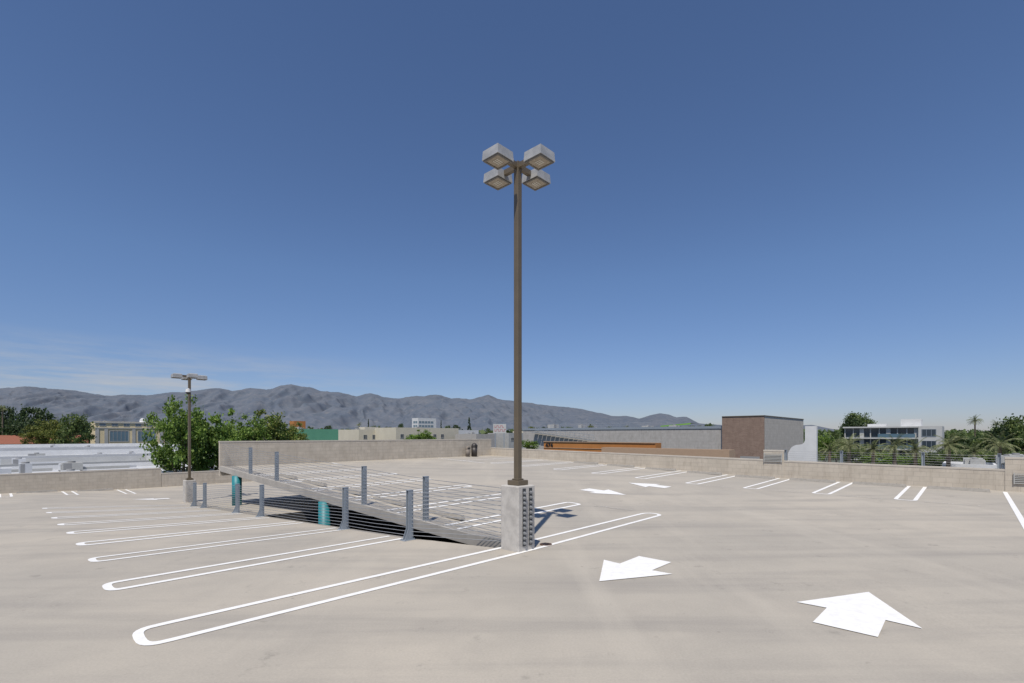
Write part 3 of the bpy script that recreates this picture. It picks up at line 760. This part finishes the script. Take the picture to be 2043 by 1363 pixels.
for r,(z,n) in enumerate(((zt-.95,5),(zt-1.85,6))):
    for k in range(n): mb.box(.35+k*.48,.35+k*.48+.1,-.03,-.003,z,z+.6); mb.box(.45+k*.48,.35+k*.48+.34,-.03,-.003,z+.48 if k%2 else z,z+.6 if k%2 else z+.12)
obj('lettering',mb.mesh('lettering',M['pink']),e)

u0,v0=uv(1525,70)
Lu=lenu(1525,70,1603); Lv=lenv(1525,70,1441)
e=building('brick_building','windowless brown brick building with grey block side wall',u0,v0,Lu,Lv,zy(830,70),M['greyblock'],M['greyroof'],par=.5)
mb=MB(); h=zy(830,70)+10; mb.box(-.12,-.004,-.02,Lv,0,h+.02); obj('brick_facing',mb.mesh('brick_facing',M['brick']),e)
mb=MB(); mb.box(-.2,Lu,-.08,-.004,h-.02,h+.1); mb.box(-.2,-.121,-.08,Lv,h-.02,h+.1); obj('coping',mb.mesh('coping',M['bronze']),e)
mb=MB(); mb.box(-.18,-.122,Lv*.1,Lv*.55,h-8.5,h-5.9); obj('door',mb.mesh('door',M['greyroof']),e)
Dg=70+V[1]*Lv; ug,vg=u0+.6,v0+Lv+.02
Lg=lenv(1441,Dg,1040)
e=building('long_building','long low grey panelled building with metal roof stairs',ug,vg,20,Lg,zy(850.5,Dg),M['greypanel'],M['greyroof'],par=.3,ac=5)
mb=MB(); hg=zy(850.5,Dg)+10
mb.box(-.1,-.005,0,Lg,hg-.35,hg+.04); obj('roof_edge',mb.mesh('roof_edge',M['steel']),e)
mb=MB()
for k in range(14):
    y=Lg*.55+k*1.1; mb.box(-1.2,-.2,y,y+1.0,hg-2.4+k*.12,hg-2.32+k*.12); mb.tube((-1.2,y,hg-2.4+k*.12),(-1.2,y,hg-1.4+k*.12),.03,n=5)
mb.tube((-1.2,Lg*.55,hg-1.4),(-1.2,Lg*.55+14.3,hg+.16),.035,n=6); mb.tube((-1.2,Lg*.55,hg-1.9),(-1.2,Lg*.55+14.3,hg-.34),.03,n=6)
obj('stair',mb.mesh('stair',M['steel']),e)
mb=MB()
for k in range(12):
    y=Lg*.3+k*2; mb.tube((.6,y,hg-.3),(.6,y,hg+.8),.03,n=5)
mb.tube((.6,Lg*.3,hg+.8),(.6,Lg*.3+22,hg+.8),.03,n=5); mb.tube((.6,Lg*.3,hg+.4),(.6,Lg*.3+22,hg+.4),.025,n=5)
obj('roof_railing',mb.mesh('roof_railing',M['steel']),e)
u0,v0=uv(1378,100); e=obj('shade_canopy',None,loc=W(u0,v0,-10),rot=ANG,label='lime green slanted canopy on thin posts',cat='canopy')
Lc=lenv(1378,100,1318); zc=zy(842,100)+10
mb=MB(); mb.quad((0,0,zc-.2),(0,Lc,zc-.7),(3,Lc,zc-.7),(3,0,zc-.2)); mb.quad((-.01,0,zc-.2),(-.01,Lc,zc-.7),(-.01,Lc,zc-.95),(-.01,0,zc-.5)); obj('canopy_roof',mb.mesh('canopy_roof',M['lime']),e)
mb=MB()
for y in (.3,Lc*.5,Lc-.3): mb.tube((.3,y,0),(.3,y,zc-.75),.08,n=8); mb.tube((2.7,y,0),(2.7,y,zc-.75),.08,n=8)
obj('canopy_post',mb.mesh('canopy_post',M['steel']),e)
u0,v0=uv(1308,55); L=lenv(1308,55,1085)
e=building('orange_building','low building with orange panel fascia and street number',u0,v0,1.4,L,zy(884,55),M['orange'],M['greyroof'],par=.3,ac=0)
h=zy(884,55)+10
mb=MB(); mb.box(-.1,-.004,0,L,h-.04,h+.06); mb.box(-.06,-.004,0,L,h-.85,h-.78); obj('fascia_trim',mb.mesh('fascia_trim',M['tan']),e)
cu=bpy.data.curves.new('n','FONT'); cu.body='474'; cu.size=.85; cu.extrude=.03; cu.offset=.015
to=bpy.data.objects.new('tmp',cu); COL.objects.link(to); dg=bpy.context.evaluated_depsgraph_get(); me=bpy.data.meshes.new_from_object(to.evaluated_get(dg)); bpy.data.objects.remove(to)
me.materials.clear(); me.materials.append(M['black'])
o=obj('street_number',me,e,loc=(-.06,L-.35,h-.73)); o.rotation_euler=(math.pi/2,0,-math.pi/2)
u0,v0=uv(1455,47); L=lenv(1455,47,1200)
e=building('low_building','low building with tan timber roof band',u0,v0,1.6,L,zy(898,47),M['tan'],M['greyroof'],par=.2)
Dw=58; u0,v0=uv(1629,Dw); L=lenv(1629,Dw,1572); e0=zy(850,Dw)+10
Lt=lenv(1629,Dw,1606); zl=zy(886,Dw)+10
pts=[(0,0),(L,0),(L,zl-1.2)]
pts+=[(L-.1-(1.1*(1-math.cos(k*math.pi/12))),zl-1.2+1.1*math.sin(k*math.pi/12)) for k in range(1,7)]
pts+=[(Lt+.6,zl-.1)]
pts+=[(Lt+.6-.6*math.sin(k*math.pi/10),zl-.1+.6*(1-math.cos(k*math.pi/10))) for k in range(1,6)]
pts+=[(Lt,e0),(0,e0)]
mb=MB(); mb.poly_prism([(x,z) for x,z in pts],0,-.6)
o=obj('curved_wall',mb.mesh('curved_wall',M['white']),loc=W(u0,v0,-10),rot=ANG+math.pi/2,label='white plaster fin wall with rounded stepped profile',cat='wall')
Dm=128; u0,v0=uv(1880,Dm); L=lenv(1880,Dm,1682); zt=zy(850,Dm)+10
e=obj('apartment_building',None,loc=W(u0,v0,-10),rot=ANG,label='modern white apartment building with balconies and glass bands',cat='building')
mb=MB(); 
for k in range(5):
    z=zt-k*3.1
    if z>0: mb.box(-.9 if k else -.5,14,L*.22,L,z-.38,z)
mb.box(-.6,14,0,L*.22,0,zt-.002)
obj('floor_slab',mb.mesh('floor_slab',M['offwhite']),e)
mb=MB(); 
for k in range(1,5): mb.box(.6,13.9,L*.22+.02,L-.3,zt-k*3.1,zt-k*3.1+2.71)
obj('glazing',mb.mesh('glazing',M['glass']),e)
mb=MB()
for k in range(9):
    y=L*.24+k*(L*.74)/8
    mb.box(.2,.59,y-(.5 if k%3==0 else .12),y+(.5 if k%3==0 else .12),0,zt-.39)
obj('pier',mb.mesh('pier',M['trimgrey']),e)
mb=MB()
for k in range(1,4):
    z=zt-k*3.1; mb.box(-.88,-.84,L*.25,L*.62,z,z+1.0); mb.box(-.9,-.82,L*.25,L*.62,z+1.0,z+1.06)
obj('balcony_rail',mb.mesh('balcony_rail',M['blueglass']),e)
wm_=win_mesh(3.0,2.0,.12,'glass','steel',2)
for k in range(4): obj('window',wm_,e,loc=(-.61,L*.19,zt-2.8-k*3.1),rot=-math.pi/2)
mb=MB(); mb.box(2,8,L*.2,L*.4,zt+.01,zt+2.0); mb.box(3,7,L*.55,L*.75,zt+.01,zt+.8); obj('penthouse',mb.mesh('penthouse',M['white']),e)
for (px,D,pl,yt,lb) in [(1990,60,1880,928,'low white flat roof with rooftop units'),(2080,48,2005,925,'low white flat roof with rooftop units')]:
    u0,v0=uv(px,D); building('low_building',lb,u0,v0,7,lenv(px,D,pl),zy(yt,D),M['white'],M['whiteroof'],par=.3,ac=5)

# ---------------------------------------------------------------- sky, sun
EL=math.radians(61); AZ=math.radians(193.5)
w=bpy.data.worlds.new('World'); scene.world=w; w.use_nodes=True; t=w.node_tree
bg=t.nodes['Background']; sky=t.nodes.new('ShaderNodeTexSky'); sky.sky_type='NISHITA'; sky.sun_disc=False
sky.sun_elevation=EL; sky.sun_rotation=AZ; sky.altitude=300; sky.air_density=1.0; sky.dust_density=.3; sky.ozone_density=3.0
tc=t.nodes.new('ShaderNodeTexCoord'); mp=t.nodes.new('ShaderNodeMapping'); mp.inputs['Scale'].default_value=(2.2,2.2,20); mp.inputs['Rotation'].default_value=(.03,.06,0)
t.links.new(tc.outputs['Generated'],mp.inputs['Vector'])
nf=noise_(t,mp.outputs[0],1.8,9,.66)
cl=ramp(t,nf,.40,.62)
sp=t.nodes.new('ShaderNodeSeparateXYZ'); t.links.new(tc.outputs['Generated'],sp.inputs[0])
m1=ramp(t,sp.outputs[2],.085,.16,(1,1,1,1),(0,0,0,1))
dv=N(t,'ShaderNodeMath',operation='MULTIPLY_ADD'); t.links.new(sp.outputs[0],dv.inputs[0]); dv.inputs[1].default_value=-1; dv.inputs[2].default_value=0
m2=ramp(t,dv.outputs[0],.18,.6)
a=mixc(t,1.0,cl,m1,'MULTIPLY'); a=mixc(t,1.0,a,m2,'MULTIPLY'); a=mixc(t,1.0,a,(.85,.85,.85),'MULTIPLY')
bw=t.nodes.new('ShaderNodeRGBToBW'); t.links.new(a,bw.inputs[0])
tint=mixc(t,1.0,sky.outputs[0],(.88,.96,1.12),'MULTIPLY')
hz=ramp(t,sp.outputs[2],.0,.30,(.78,.73,.82,1),(1,1,1,1))
tint=mixc(t,1.0,tint,hz,'MULTIPLY')
skyc=mixc(t,bw.outputs[0],tint,(5.0,5.3,5.8))
t.links.new(skyc,bg.inputs[0]); bg.inputs[1].default_value=.092
sl=bpy.data.lights.new('sun','SUN'); sl.energy=4.4; sl.angle=math.radians(.53); sl.color=(1,.94,.855)
so=bpy.data.objects.new('sun',sl); COL.objects.link(so)
d=Vector((math.sin(AZ)*math.cos(EL),math.cos(AZ)*math.cos(EL),math.sin(EL)))
so.rotation_euler=d.to_track_quat('Z','Y').to_euler(); so.location=(0,0,50)

# ---------------------------------------------------------------- camera
cd=bpy.data.cameras.new('camera'); cam=bpy.data.objects.new('camera',cd); COL.objects.link(cam)
cam.location=(0,0,H); cam.rotation_euler=(math.pi/2,0,0); cd.sensor_width=36
cd.lens=F/2043*36; cd.shift_y=186.5/2043
cd.clip_start=.1; cd.clip_end=30000
scene.camera=cam
scene.view_settings.view_transform='Standard'; scene.view_settings.look='None'; scene.view_settings.exposure=0
